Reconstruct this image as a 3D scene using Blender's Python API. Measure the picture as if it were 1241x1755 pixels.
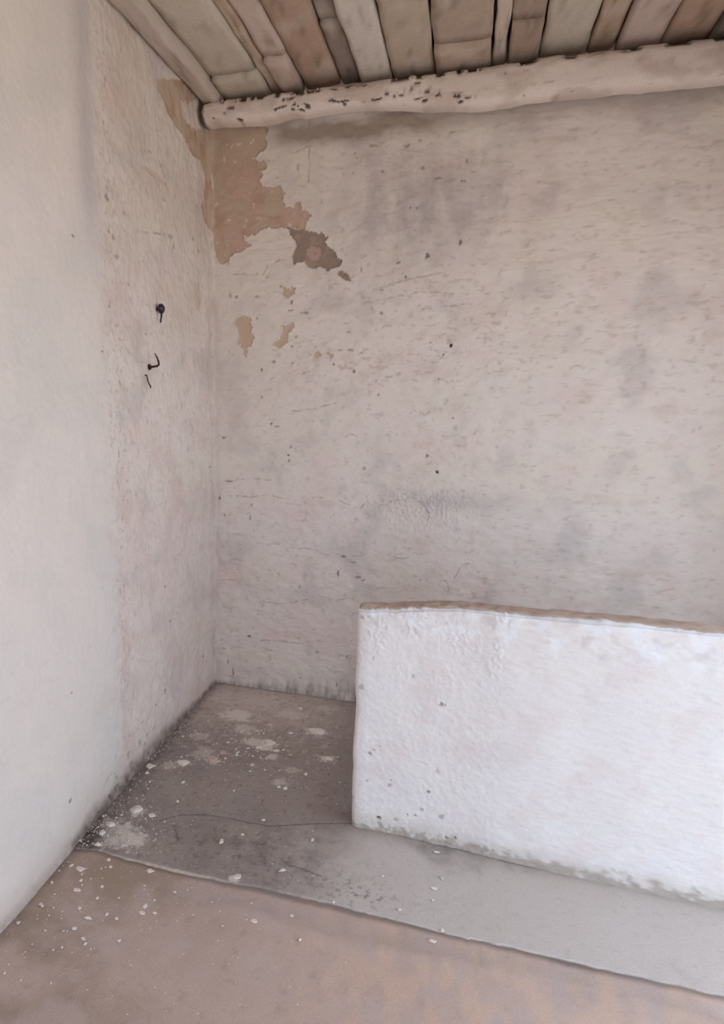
import bpy, bmesh, math, random
import numpy as np
from mathutils import Vector, Matrix

scene = bpy.context.scene
COL = scene.collection
for o in list(bpy.data.objects):
    bpy.data.objects.remove(o)

# ------------------------------------------------------------------ camera
D = 3.03                      # distance of the back wall (camera stands at y = 0)
yaw, pitch, roll = 0.28923, 0.19236, 0.005314
cd = bpy.data.cameras.new('camera'); cam = bpy.data.objects.new('camera', cd); COL.objects.link(cam)
fwd = Vector((-math.sin(yaw)*math.cos(pitch), math.cos(yaw)*math.cos(pitch), -math.sin(pitch)))
rgt = Vector((math.cos(yaw), math.sin(yaw), 0)); up = rgt.cross(fwd)
r2 = rgt*math.cos(roll) + up*math.sin(roll); u2 = up*math.cos(roll) - rgt*math.sin(roll)
M = Matrix((r2, u2, -fwd)).transposed().to_4x4(); M.translation = Vector((1.1957, 0, 1.5))
cam.matrix_world = M
cd.sensor_fit = 'HORIZONTAL'; cd.sensor_width = 36; cd.lens = 36*1126.5/1241
cd.shift_x = 159/1241; cd.shift_y = 14.5/1241
cd.clip_start = .02
scene.camera = cam

# ------------------------------------------------------------------ sky, sun, exposure
world = bpy.data.worlds.new('world'); scene.world = world; world.use_nodes = True
bg = world.node_tree.nodes['Background']
bg.inputs[0].default_value = (0.73, 0.85, 1.03, 1); bg.inputs[1].default_value = 1.0
sd = bpy.data.lights.new('sun', 'SUN'); sd.energy = 2.6; sd.angle = .01; sd.color = (1, .96, .9)
sun = bpy.data.objects.new('sun', sd); COL.objects.link(sun)
sun.rotation_euler = Vector((.5, -.3, -.8)).to_track_quat('-Z', 'Y').to_euler()
# daylight enters by a wide unseen opening added in the right-hand wall and a door behind the camera: sampling portals in both openings
RX, RY0, RY1, RZ = 2.5, -.2, 2.6, 1.98           # unseen opening in the right wall, widened to light the back wall
DX0, DX1, DZ, DY = 0.8, 2.2, 1.95, -0.95           # door behind the camera
def portal(name, w, h, loc, rot):
    p = bpy.data.lights.new(name, 'AREA'); p.shape = 'RECTANGLE'; p.size = w; p.size_y = h; p.cycles.is_portal = True
    o = bpy.data.objects.new(name, p); COL.objects.link(o); o.location = loc; o.rotation_euler = rot
portal('side_portal', RY1-RY0, RZ, (RX, (RY0+RY1)/2, RZ/2), (math.radians(90), 0, math.radians(90)))
portal('door_portal', DX1-DX0, DZ, ((DX0+DX1)/2, DY, DZ/2), (math.radians(90), 0, 0))
scene.view_settings.view_transform = 'Standard'; scene.view_settings.look = 'None'
scene.view_settings.gamma = 1; scene.view_settings.use_curve_mapping = False
scene.view_settings.exposure = 1.72
try:
    scene.cycles.max_bounces = 10; scene.cycles.diffuse_bounces = 8
except Exception:
    pass

# ------------------------------------------------------------------ data measured on the walls and floor (metres)
peel_back = [[[-0.0092, 2.6925], [0.2633, 2.6595], [0.2764, 2.6327], [0.2635, 2.6027], [0.2766, 2.5787], [0.2637, 2.5541], [0.2375, 2.5507], [0.2178, 2.5265], [0.2277, 2.5054], [0.2508, 2.5121], [0.2737, 2.4986], [0.2706, 2.4758], [0.2443, 2.4722], [0.2542, 2.4539], [0.2378, 2.4319], [0.2511, 2.4075], [0.2841, 2.3991], [0.3103, 2.4], [0.3364, 2.401], [0.3529, 2.3765], [0.3467, 2.3419], [0.3633, 2.3115], [0.3958, 2.3093], [0.402, 2.3263], [0.431, 2.3243], [0.4347, 2.2949], [0.4636, 2.2872], [0.4767, 2.2688], [0.4611, 2.2465], [0.4519, 2.2177], [0.4489, 2.205], [0.4099, 2.2173], [0.3707, 2.2256], [0.2783, 2.2313], [0.245, 2.2243], [0.2182, 2.1958], [0.2047, 2.2087], [0.1843, 2.1978], [0.164, 2.205], [0.1707, 2.1804], [0.1979, 2.1607], [0.1775, 2.1496], [0.1501, 2.1327], [0.1226, 2.128], [0.0914, 2.1111], [0.0877, 2.0865], [0.0458, 2.0885], [0.0321, 2.1202], [0.0185, 2.1519], [0.0085, 2.1956], [-0.0042, 2.3004], [-0.006, 2.4213], [-0.0037, 2.5988]]]
peel_dark = [[[0.3707, 2.2256], [0.4164, 2.2169], [0.4554, 2.2058], [0.5197, 2.1902], [0.5259, 2.1986], [0.5551, 2.1706], [0.5394, 2.1597], [0.5526, 2.1385], [0.5847, 2.1221], [0.5982, 2.0861], [0.6205, 2.0761], [0.6118, 2.05], [0.5739, 2.0398], [0.552, 2.0229], [0.545, 2.0471], [0.516, 2.0544], [0.5033, 2.046], [0.4643, 2.0568], [0.451, 2.0754], [0.4183, 2.0769], [0.412, 2.0622], [0.3987, 2.0719], [0.3983, 2.1019], [0.4111, 2.1312], [0.4106, 2.167], [0.3841, 2.1982]], [[0.6027, 2.0326], [0.6186, 2.029], [0.6506, 2.0128], [0.6639, 1.9855], [0.6321, 1.9957], [0.6, 2.0149]]]
island = [[0.4598, 2.1286], [0.4822, 2.1393], [0.5209, 2.1313], [0.528, 2.0984], [0.5155, 2.0783], [0.4767, 2.0861], [0.457, 2.105]]
peel_tan = [[[0.1291, 1.8414], [0.1666, 1.8501], [0.1985, 1.8348], [0.1932, 1.7911], [0.2145, 1.732], [0.1878, 1.7127], [0.1716, 1.6734], [0.1609, 1.7032], [0.1394, 1.7332], [0.145, 1.7823], [0.1236, 1.8122]], [[0.3491, 1.9638], [0.4102, 1.9615], [0.4105, 1.9428], [0.3801, 1.9297], [0.3493, 1.9402]], [[0.361, 1.802], [0.4021, 1.8058], [0.3972, 1.782], [0.3767, 1.7776], [0.3721, 1.7247], [0.336, 1.6961], [0.3149, 1.7207], [0.3407, 1.7494], [0.3561, 1.7684]], [[0.5009, 1.6747], [0.521, 1.6812], [0.5314, 1.6677], [0.5064, 1.6554]], [[0.5644, 1.6769], [0.5863, 1.6805], [0.5996, 1.667], [0.575, 1.6538]]]
peel_left = [[[2.501, 2.6547], [2.5196, 2.6173], [2.5685, 2.5961], [2.6116, 2.5713], [2.6723, 2.5511], [2.7362, 2.5363], [2.7857, 2.5151], [2.8372, 2.493], [2.9292, 2.5018], [2.9664, 2.4725], [2.9836, 2.409], [2.9618, 2.3481], [2.9218, 2.3105], [2.9591, 2.2713], [3.0178, 2.2353], [3.0515, 2.1922], [3.0707, 2.2034], [3.1024, 2.2685], [3.1082, 2.4717], [3.1017, 2.6108], [3.0542, 2.732], [2.9589, 2.7889], [2.886, 2.8048]]]
peel_left_keep = [[2.7179, 2.6615], [2.8108, 2.6875], [2.9107, 2.7445], [2.9269, 2.6858], [2.9342, 2.6327], [2.8419, 2.604], [2.7563, 2.6084]]
peel_left_small = [[[2.3591, 2.3103], [2.4126, 2.3292], [2.4671, 2.3312], [2.5522, 2.3147], [2.5962, 2.2937], [2.5367, 2.3014], [2.4516, 2.3036]], [[2.8414, 1.9825], [2.8887, 1.9947], [2.9138, 1.9354], [2.9044, 1.8707], [2.8563, 1.8601], [2.8451, 1.9137]]]
spots_back = [[0.9912, 2.0778, 0.0096, 0.0096, 0.8], [0.9844, 2.0687, 0.0048, 0.0092, 0.7], [1.1227, 2.1173, 0.0069, 0.0138, 0.8], [0.8697, 2.053, 0.0125, 0.0048, 0.8], [0.902, 1.9942, 0.0075, 0.0048, 0.8], [0.7088, 2.0315, 0.0052, 0.012, 0.5], [0.8023, 1.847, 0.0078, 0.0072, 0.8], [0.8038, 1.9426, 0.013, 0.005, 0.6], [1.1081, 1.7033, 0.0062, 0.0075, 1], [1.0783, 1.1533, 0.0075, 0.0078, 1], [1.0338, 1.2252, 0.0078, 0.0078, 0.7], [0.7504, 1.1568, 0.0081, 0.0108, 0.5], [0.3866, 1.2073, 0.0087, 0.0056, 0.9], [0.3898, 1.1795, 0.0058, 0.0056, 0.8], [0.3977, 1.2464, 0.0056, 0.0056, 0.7], [0.6911, 1.5942, 0.0065, 0.0063, 0.9], [0.5965, 1.6283, 0.0054, 0.0052, 0.8], [0.2514, 1.6039, 0.0058, 0.0068, 0.8], [0.2518, 1.4797, 0.0058, 0.0081, 0.7], [0.4578, 1.5898, 0.0056, 0.0052, 0.7], [0.8026, 1.4912, 0.0052, 0.0052, 0.8], [0.7924, 1.5555, 0.0052, 0.0078, 0.5], [0.8438, 1.5708, 0.0156, 0.0052, 0.5], [0.0341, 0.981, 0.0062, 0.0087, 0.8], [0.0581, 0.8967, 0.0064, 0.006, 0.7], [0.1962, 0.8901, 0.0046, 0.018, 0.7], [0.2023, 0.9576, 0.0045, 0.0116, 0.6], [0.0872, 1.0683, 0.0248, 0.0058, 0.6], [0.3016, 1.3545, 0.0058, 0.0056, 0.9], [0.3277, 1.3412, 0.0174, 0.004, 0.6], [0.6404, 0.6445, 0.007, 0.015, 0.7], [0.6637, 0.7303, 0.014, 0.0058, 0.6], [0.7094, 0.7051, 0.0168, 0.0056, 0.6], [0.7368, 0.6324, 0.014, 0.0087, 0.6], [0.7624, 0.6202, 0.0084, 0.0087, 0.6], [0.4504, 0.5568, 0.006, 0.0116, 0.5], [0.1898, 0.272, 0.0093, 0.0064, 0.8], [0.0998, 0.0655, 0.0048, 0.0288, 0.7], [0.0743, 0.1238, 0.0048, 0.0128, 0.6], [0.6491, 0.0732, 0.0035, 0.0155, 0.7], [0.4633, 0.0822, 0.006, 0.0046, 0.6], [0.5449, 0.23, 0.012, 0.0093, 0.4], [0.6947, 0.224, 0.0058, 0.009, 0.5], [0.1307, 1.9362, 0.0087, 0.0078, 0.6], [0.099, 1.9451, 0.0087, 0.0156, 0.4], [0.2278, 1.9354, 0.014, 0.0075, 0.5], [0.3954, 1.9043, 0.0056, 0.0104, 0.7], [0.3903, 1.8687, 0.0112, 0.0052, 0.6], [0.4645, 1.8564, 0.0243, 0.0062, 0.5], [0.228, 1.8369, 0.0056, 0.0078, 0.6], [0.3978, 1.7083, 0.007, 0.0065, 0.6], [0.6479, 1.8062, 0.013, 0.0039, 0.5], [0.6595, 1.7681, 0.0065, 0.0062, 0.6], [0.3113, 1.6409, 0.0112, 0.0081, 0.6], [0.4015, 1.6349, 0.0084, 0.0052, 0.6], [0.4166, 1.7522, 0.0084, 0.0078, 0.5], [1.1328, 1.395, 0.005, 0.0052, 0.7], [1.0785, 1.6645, 0.005, 0.005, 0.7], [1.0191, 1.7168, 0.005, 0.0048, 0.6], [1.0644, 1.5605, 0.0048, 0.005, 0.6], [0.0584, 1.2823, 0.012, 0.0056, 0.6], [0.6697, 1.6892, 0.0156, 0.005, 0.5], [0.6245, 1.6898, 0.013, 0.0052, 0.5], [0.7228, 1.6759, 0.0108, 0.0052, 0.4], [0.5003, 2.1124, 0.0054, 0.005, 0.3], [0.6661, 2.506, 0.0052, 0.0046, 0.5], [0.5251, 2.3211, 0.0054, 0.0046, 0.5], [0.6635, 2.428, 0.005, 0.0048, 0.6], [0.3221, 2.4367, 0.004, 0.0036, 0.6], [0.9092, 2.2732, 0.0048, 0.0069, 0.5], [0.9383, 2.2712, 0.0048, 0.0069, 0.6], [0.955, 2.4221, 0.0072, 0.0066, 0.6], [0.7857, 2.4225, 0.006, 0.0057, 0.5], [1.0631, 2.5473, 0.0184, 0.0044, 0.5], [0.745, 2.5262, 0.024, 0.0069, 0.4], [1.0211, 2.3786, 0.0184, 0.0046, 0.5], [1.1224, 2.3594, 0.0138, 0.0046, 0.6], [0.8839, 2.5134, 0.012, 0.0088, 0.4], [0.9379, 2.5307, 0.0096, 0.0092, 0.4], [1.1293, 2.4362, 0.0046, 0.0132, 0.5], [0.415, 2.4695, 0.0078, 0.0184, 0.4]]
spots_left = [[2.1004, 2.1354, 0.0114, 0.0144, 0.6], [1.8769, 1.9675, 0.0064, 0.0034, 0.8], [2.0293, 1.6335, 0.0076, 0.0038, 0.9], [1.7446, 0.5296, 0.0066, 0.0038, 0.8], [2.0856, 0.7702, 0.0043, 0.0176, 0.5], [2.2625, 0.0996, 0.0102, 0.0078, 0.7], [2.2348, 0.0751, 0.01, 0.0104, 0.7], [2.2114, 0.1834, 0.0098, 0.005, 0.7], [2.4363, 0.2152, 0.0086, 0.0108, 0.7], [2.3495, 0.1936, 0.0081, 0.0052, 0.7], [2.0778, 0.0088, 0.0135, 0.0072, 0.8], [1.9847, 0.0267, 0.0105, 0.0115, 0.8], [1.9419, 0.0247, 0.012, 0.0115, 0.9], [2.0027, 0.0326, 0.0084, 0.0092, 0.6], [1.6971, 0.1617, 0.0096, 0.0063, 0.8], [2.8785, 0.2009, 0.0075, 0.009, 0.9], [2.4689, 0.6827, 0.0114, 0.005, 0.6], [2.593, 0.5243, 0.0124, 0.0056, 0.5], [2.5006, 0.5172, 0.0116, 0.0054, 0.5], [2.107, 2.0293, 0.0076, 0.0038, 0.7], [2.0849, 2.0827, 0.0076, 0.0036, 0.5], [2.2377, 1.8802, 0.0088, 0.006, 0.6], [2.0913, 1.7862, 0.0078, 0.0038, 0.6], [2.354, 1.7174, 0.0098, 0.0044, 0.5], [2.5019, 1.8196, 0.0081, 0.0033, 0.9], [2.8226, 2.1538, 0.013, 0.0096, 0.5], [2.8868, 2.1182, 0.0136, 0.0075, 0.5], [2.9878, 1.1417, 0.0154, 0.0058, 0.6], [2.6382, 2.093, 0.0116, 0.0184, 0.4], [2.6059, 2.12, 0.0224, 0.0092, 0.4], [2.8731, 2.5895, 0.0132, 0.0046, 0.4], [2.1412, 2.0217, 0.012, 0.0114, 0.5], [2.1521, 1.9577, 0.02, 0.0095, 0.5], [2.4357, 2.3813, 0.0245, 0.0042, 0.5], [2.2254, 2.1166, 0.021, 0.0057, 0.4], [2.3231, 1.612, 0.0144, 0.0044, 0.3]]
cracks_back = [[[0.1086, 1.075], [0.1993, 1.0874], [0.318, 1.0839]], [[0.1235, 0.9972], [0.1993, 0.9952], [0.2889, 1.0112], [0.3627, 0.9949]], [[0.421, 0.9893], [0.4927, 1.01], [0.5637, 1.0107]], [[0.6341, 1.0004], [0.6903, 0.9755], [0.7374, 0.9669], [0.7662, 1.0072], [0.8001, 0.9704], [0.8531, 0.9953], [0.8924, 1.0137], [0.9372, 1.0188]], [[0.9323, 1.0104], [0.9573, 1.0387], [1.0107, 1.0145], [1.0519, 0.9682], [1.0419, 0.9079]], [[0.2236, 0.7679], [0.2752, 0.7597], [0.35, 0.7709]], [[0.3799, 0.7496], [0.468, 0.7561], [0.5406, 0.7469]], [[0.5841, 0.7299], [0.6266, 0.739], [0.6693, 0.7307], [0.753, 0.74]], [[0.9171, 0.7386], [0.9702, 0.7512], [1.0093, 0.7681]], [[0.8758, 0.7579], [0.943, 0.7631]], [[1.1838, 0.6769], [1.1728, 0.6426], [1.191, 0.6858], [1.2061, 0.7339], [1.2413, 0.7422]], [[1.1425, 0.5782], [1.1563, 0.6132], [1.141, 0.6537]], [[0.0908, 0.6739], [0.153, 0.6727]], [[0.0426, 0.5628], [0.1214, 0.5605]], [[0.2764, 0.4616], [0.3828, 0.463], [0.4721, 0.4899], [0.5451, 0.521], [0.6324, 0.5056], [0.7033, 0.5273]], [[0.0071, 0.222], [0.072, 0.2552], [0.136, 0.2689]], [[0.0133, 0.197], [0.0651, 0.1904]], [[0.2306, 0.2578], [0.3543, 0.2691], [0.4757, 0.2617]], [[0.654, 0.2251], [0.7122, 0.2201]], [[0.6539, 1.2967], [0.6804, 1.3187], [0.7133, 1.3035]], [[0.9654, 1.4283], [1.0171, 1.4085], [1.0535, 1.4345]], [[1.0901, 1.4501], [1.1253, 1.4856]], [[0.1139, 2.0376], [0.2557, 2.0316], [0.2834, 2.0683], [0.3385, 2.0907]], [[0.2891, 2.0503], [0.2781, 2.0179]], [[0.4014, 1.4133], [0.5133, 1.4281], [0.6224, 1.4559]], [[1.0594, 1.5605], [1.1095, 1.548]], [[0.716, 1.8891], [0.8431, 1.9095], [0.9667, 1.9294], [1.1128, 1.9194]], [[0.7402, 1.9375], [0.8902, 1.9803], [1.0121, 1.9991]], [[0.9702, 1.8569], [1.0676, 1.8661], [1.1725, 1.8748]], [[1.0406, 1.6846], [1.1857, 1.6584]], [[0.4643, 2.6557], [0.4665, 2.5284], [0.4659, 2.411]], [[0.401, 2.5296], [0.4531, 2.5529], [0.4916, 2.5725]]]
cracks_left = [[[2.5401, 2.6393], [2.565, 2.6288], [2.5901, 2.6139], [2.6101, 2.5924]], [[2.9022, 1.9918], [2.8867, 1.9443], [2.899, 1.9081], [2.8906, 1.869]], [[2.5058, 2.4035], [2.5233, 2.3572], [2.5578, 2.3253], [2.5773, 2.2945]], [[2.6489, 2.2964], [2.6396, 2.2277], [2.6521, 2.141]], [[2.5368, 2.2345], [2.5281, 2.2641]], [[2.3089, 2.0772], [2.4272, 2.0968], [2.5565, 2.1161]]]
cracks_floor = [[[0.2243, 1.8909], [0.2456, 1.9179], [0.2873, 1.9516], [0.3566, 1.9763], [0.422, 1.9824], [0.4766, 1.9853], [0.5437, 1.9821], [0.6176, 1.988], [0.6849, 2.0153], [0.7618, 2.0489], [0.8312, 2.0702], [0.8848, 2.0867]], [[0.2846, 1.8926], [0.3161, 1.8531], [0.3351, 1.821]], [[0.7167, 1.8194], [0.7774, 1.8102], [0.8278, 1.7984], [0.8569, 1.794]]]
dust_floor = [[0.2309, 2.7128, 0.07, 0.85], [0.2756, 2.8902, 0.12, 0.35], [0.0985, 2.8685, 0.09, 0.35], [0.4406, 2.4979, 0.045, 0.9], [0.3849, 2.506, 0.04, 0.7], [0.6283, 2.676, 0.04, 0.8], [0.7163, 2.4715, 0.03, 0.7], [0.4969, 2.4227, 0.03, 0.7], [0.2672, 2.3192, 0.03, 0.7], [0.1225, 1.8034, 0.06, 0.9], [0.1073, 1.7512, 0.05, 0.9], [0.1831, 1.7744, 0.05, 0.8], [0.1267, 1.9234, 0.03, 0.8], [0.0725, 1.8309, 0.04, 0.8], [0.1125, 2.2261, 0.03, 0.4], [0.5776, 1.7034, 0.018, 0.8], [0.1605, 2.2634, 0.03, 0.5], [0.2103, 2.3629, 0.05, 0.4], [0.1469, 2.4844, 0.04, 0.4], [0.48, 2.7959, 0.06, 0.45], [0.6268, 2.9027, 0.05, 0.3], [0.3126, 2.6003, 0.05, 0.5], [0.5752, 2.2527, 0.03, 0.5], [0.5984, 2.3448, 0.03, 0.35]]
step = [[0.0036, 1.6767], [0.0941, 1.6985], [0.1748, 1.6908], [0.2829, 1.6867], [0.3865, 1.6852], [0.4863, 1.6861], [0.5843, 1.6846], [0.6589, 1.6894], [0.7719, 1.684], [0.8789, 1.6877], [0.9842, 1.6847], [1.1023, 1.6867], [1.2007, 1.6816], [1.2881, 1.6785]]
beam_bottom = [[0.0244, 2.6384], [0.09, 2.6389], [0.1441, 2.6406], [0.2242, 2.6349], [0.303, 2.6316], [0.4062, 2.6393], [0.557, 2.6417], [0.6551, 2.6403], [0.7514, 2.6325], [0.9391, 2.6129], [1.1313, 2.5908]]
beam_top = [[0.0255, 2.7221], [0.0854, 2.7227], [0.3025, 2.7312], [0.555, 2.7299], [0.7482, 2.7233]]
pits_beam = [[0.1262, 2.6672], [0.188, 2.6423], [0.3408, 2.6257], [0.3862, 2.6946], [0.4107, 2.6954], [0.4204, 2.6995], [0.3495, 2.6574], [0.3668, 2.663], [0.389, 2.6667], [0.4306, 2.6671], [0.4478, 2.6602], [0.4841, 2.6628], [0.4891, 2.6529], [0.426, 2.6517], [0.4601, 2.6481], [0.5891, 2.6666], [0.601, 2.664], [0.4641, 2.7033], [0.327, 2.675], [0.5312, 2.7109], [0.0713, 2.6549], [0.0894, 2.6231], [0.0499, 2.6234], [0.1233, 2.6251], [0.1548, 2.682], [0.5877, 2.713], [0.6042, 2.7091], [0.667, 2.7146], [0.6994, 2.7143], [0.7225, 2.7084], [0.5888, 2.6666], [0.6125, 2.6598], [0.6313, 2.6591], [0.641, 2.6484], [0.65, 2.6601], [0.6203, 2.6337], [0.7565, 2.6508], [0.7748, 2.6509], [0.8011, 2.6729], [0.8126, 2.6675], [0.8402, 2.6542], [0.8669, 2.6563], [0.8775, 2.6686], [0.8998, 2.6662], [0.9264, 2.6633], [0.9396, 2.663], [0.9684, 2.6558], [0.9343, 2.6367], [0.959, 2.6263], [1.0084, 2.6401], [1.0195, 2.6357], [1.0053, 2.6586], [1.0779, 2.6278], [1.0886, 2.6282], [1.121, 2.6199], [1.094, 2.6088], [0.9081, 2.6787], [0.9251, 2.6918]]
spots_lowwall = [[0.9813, 0.0545, 0.007, 1], [1.1439, 0.1868, 0.0054, 0.8], [1.0141, 0.1858, 0.0081, 0.5], [1.0173, 0.2039, 0.004, 0.5], [0.9385, 0.1847, 0.004, 0.8], [0.9469, 0.2894, 0.0068, 0.6], [0.9563, 0.3041, 0.0049, 0.6], [0.9755, 0.3204, 0.004, 0.6], [1.1683, 0.5107, 0.0081, 0.7], [1.1812, 0.5085, 0.004, 0.8], [0.9094, 0.5271, 0.0108, 0.4], [1.0389, 0.0598, 0.0081, 0.4], [1.1044, 0.089, 0.0054, 0.7], [1.0791, 0.086, 0.004, 0.7], [1.1899, 0.1067, 0.0108, 0.5], [1.1242, 0.1196, 0.0081, 0.4], [1.2109, 0.0343, 0.0054, 0.8], [1.239, 0.0404, 0.0054, 0.9], [1.0753, 0.5913, 0.0081, 0.3], [1.17, 0.2691, 0.0108, 0.3], [0.8879, 0.325, 0.004, 0.5], [0.8943, 0.1112, 0.004, 0.6], [0.9015, 0.7726, 0.0081, 0.4], [0.9243, 0.7791, 0.0054, 0.4], [0.9446, 0.6355, 0.0054, 0.3]]
flakes = [[0.1605, 2.2634, 0.0276, 0.0196, 'long flat white plaster flake lying alone near the left wall, on grey concrete'], [0.0374, 2.203, 0.0262, 0.0195, 'slanted pale plaster flake touching the foot of the left wall'], [0.0492, 2.154, 0.0093, 0.0084, 'small plaster chip just in front of the slanted flake at the left wall'], [0.2859, 2.3862, 0.0173, 0.0208, 'squarish white plaster flake behind the pinkish chip on the concrete'], [0.2633, 2.3226, 0.0242, 0.0288, 'flat pinkish plaster chip on the concrete between two white flakes'], [0.3487, 2.3864, 0.0098, 0.0091, 'thin bright plaster sliver beside the squarish flake'], [0.4534, 2.5169, 0.0254, 0.0364, 'largest jagged white plaster flake in the rubble halfway to the back wall'], [0.4174, 2.4707, 0.0151, 0.0189, 'white plaster flake leaning against the largest jagged flake'], [0.4996, 2.4666, 0.0125, 0.0139, 'small white flake in front of the largest jagged flake'], [0.6309, 2.6768, 0.0395, 0.0286, 'broad white plaster flake on the dark concrete behind the low wall corner'], [0.7186, 2.4722, 0.022, 0.0157, 'pale plaster flake beside the left edge of the low wall'], [0.4133, 2.6704, 0.0174, 0.0135, 'narrow white flake on the dusty floor near the back wall'], [0.5192, 2.626, 0.0118, 0.0128, 'small white flake between the narrow one and the broad one'], [0.4354, 2.3345, 0.0096, 0.0129, 'little white flake on dark concrete below the dusty rubble'], [0.6083, 2.2183, 0.0102, 0.0115, 'lone white flake on the dark concrete before the crack'], [0.5804, 2.2177, 0.0079, 0.0077, 'thin flake beside the lone white flake before the crack'], [0.6594, 2.3332, 0.0082, 0.0102, 'small white flake nearest the middle of the low wall end'], [0.5055, 2.8652, 0.0141, 0.012, 'dark-edged flake lying close to the back wall'], [0.1916, 1.9152, 0.0136, 0.0118, 'bright white plaster flake at the left end of the floor crack'], [0.123, 1.9259, 0.0234, 0.0226, 'thick crumbly plaster lump against the left wall, rearmost of three'], [0.0738, 1.8246, 0.0205, 0.0179, 'crumbly white plaster lump against the left wall, middle of three'], [0.0712, 1.7781, 0.0151, 0.0142, 'crumbly plaster lump in the dark corner by the step, foremost of three'], [0.0875, 1.7205, 0.0128, 0.0105, 'pale stone chip on the step edge beside the left wall'], [0.0179, 1.7207, 0.006, 0.0062, 'tiny white chip on the black dirt at the left wall foot'], [0.5856, 1.7138, 0.0183, 0.0114, 'ragged pale mortar clump stuck on the edge of the concrete step'], [0.0869, 1.6081, 0.0196, 0.0136, 'biggest white flake on the reddish floor, beside the left wall'], [0.1201, 1.5663, 0.0046, 0.0073, 'narrow upright-lying flake between two flat ones at the left wall'], [0.1288, 1.526, 0.0134, 0.0076, 'second largest white flake on the reddish floor at the left wall'], [0.1793, 1.4659, 0.0069, 0.0081, 'bright white chip on the reddish floor left of the thin sliver'], [0.2217, 1.4419, 0.0136, 0.0068, 'thin slanted plaster sliver on the reddish floor'], [0.2055, 1.3948, 0.0083, 0.0087, 'pale flake in the lower corner of the reddish floor, rearmost of three'], [0.2512, 1.3703, 0.009, 0.0062, 'pale flake in the lower corner of the reddish floor, middle of three'], [0.2646, 1.3578, 0.0065, 0.0051, 'pale flake in the lower corner of the reddish floor, foremost of three'], [0.3094, 1.6671, 0.0121, 0.0093, 'white flake right under the concrete step edge'], [0.156, 1.6742, 0.0086, 0.007, 'small flake on the reddish floor under the left end of the step'], [0.3615, 1.5286, 0.0069, 0.0111, 'upright white chip in the cluster on the reddish floor'], [0.3638, 1.5023, 0.0103, 0.0079, 'flat chip left of the upright one in the cluster'], [0.3999, 1.5133, 0.006, 0.0056, 'round chip right of the upright one in the cluster'], [0.3033, 1.4633, 0.006, 0.0056, 'small pale chip between the thin sliver and the cluster'], [0.2082, 1.5155, 0.0053, 0.006, 'small pale chip behind the thin sliver on the reddish floor'], [0.4228, 1.6058, 0.0072, 0.0048, 'narrow pale flake on the reddish floor below the step'], [0.6919, 1.5695, 0.011, 0.0086, 'slanted white flake alone on the bare reddish floor'], [0.8325, 1.5433, 0.0049, 0.006, 'round white pebble near the front of the reddish floor'], [0.7883, 1.6216, 0.006, 0.0055, 'small white flake on reddish floor below the worn step'], [1.1882, 1.6495, 0.0107, 0.0072, 'white shell-shaped flake on the reddish floor beneath the step'], [1.2134, 1.6876, 0.005, 0.0075, 'white chip resting on the lip of the concrete step'], [1.183, 1.847, 0.0108, 0.0075, 'curved white paint curl on the smooth pale concrete'], [1.1821, 1.7946, 0.0053, 0.006, 'small white chip in front of the curved paint curl'], [1.1822, 2.0166, 0.0117, 0.0059, 'flat white sliver on concrete under the low wall foot'], [1.2054, 1.9005, 0.0055, 0.0089, 'faint grey flake behind the curved paint curl'], [0.7747, 1.9556, 0.007, 0.0075, 'white chip on grey concrete before the low wall corner'], [0.7162, 1.786, 0.0084, 0.0078, 'small white crumb on the concrete behind the worn step edge'], [0.5373, 1.9113, 0.0081, 0.0076, 'thin bright white flake just in front of the floor crack'], [0.4799, 1.853, 0.0109, 0.0133, 'round pale plaster lump in front of the floor crack'], [0.5835, 2.0078, 0.0084, 0.0082, 'bright white flake touching the floor crack'], [0.2139, 2.1375, 0.0068, 0.0098, 'bright white crumb near the left wall, before the long flat flake'], [0.2456, 2.0182, 0.0065, 0.009, 'bright crumb on dark concrete behind the bright flake of the crack'], [0.3473, 2.4052, 0.0062, 0.01, 'white crumb beside the thin bright sliver'], [0.8972, 1.7028, 0.0044, 0.0058, 'white crumb standing at the worn step edge'], [1.0898, 1.7285, 0.0052, 0.0057, 'white crumb on pale concrete near the step, front pair'], [1.0248, 1.8533, 0.0046, 0.0052, 'white crumb in the middle of the pale concrete']]

# ------------------------------------------------------------------ numeric helpers
def perlin(x, y, seed=0):
    xi = np.floor(x).astype(np.int64); yi = np.floor(y).astype(np.int64)
    xf = x-xi; yf = y-yi
    def g(ix, iy):
        h = (ix*374761393 + iy*668265263 + seed*974634777) & 0x7fffffff
        h = ((h ^ (h >> 13))*1274126177) & 0x7fffffff
        h = (h ^ (h >> 16)) & 1023
        a = h*(2*np.pi/1024)
        return np.cos(a), np.sin(a)
    u = xf*xf*xf*(xf*(xf*6-15)+10); v = yf*yf*yf*(yf*(yf*6-15)+10)
    def dot(ox, oy):
        c, s = g(xi+ox, yi+oy)
        return c*(xf-ox)+s*(yf-oy)
    a = dot(0, 0); b = dot(1, 0); c = dot(0, 1); d = dot(1, 1)
    return (a+u*(b-a)+v*((c+u*(d-c))-(a+u*(b-a))))*1.5

def fbm(x, y, s, seed=0, octs=4, gain=.5, ax=1., ay=1.):
    r = 0; a = 1.; t = 0
    for i in range(octs):
        k = 2.**i/s
        r = r + a*perlin(x*k/ax+seed*7.3, y*k/ay-seed*3.1, seed+i*17); t += a; a *= gain
    return r/t*1.3

def sstep(a, b, x):
    t = np.clip((x-a)/(b-a), 0, 1); return t*t*(3-2*t)

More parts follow.
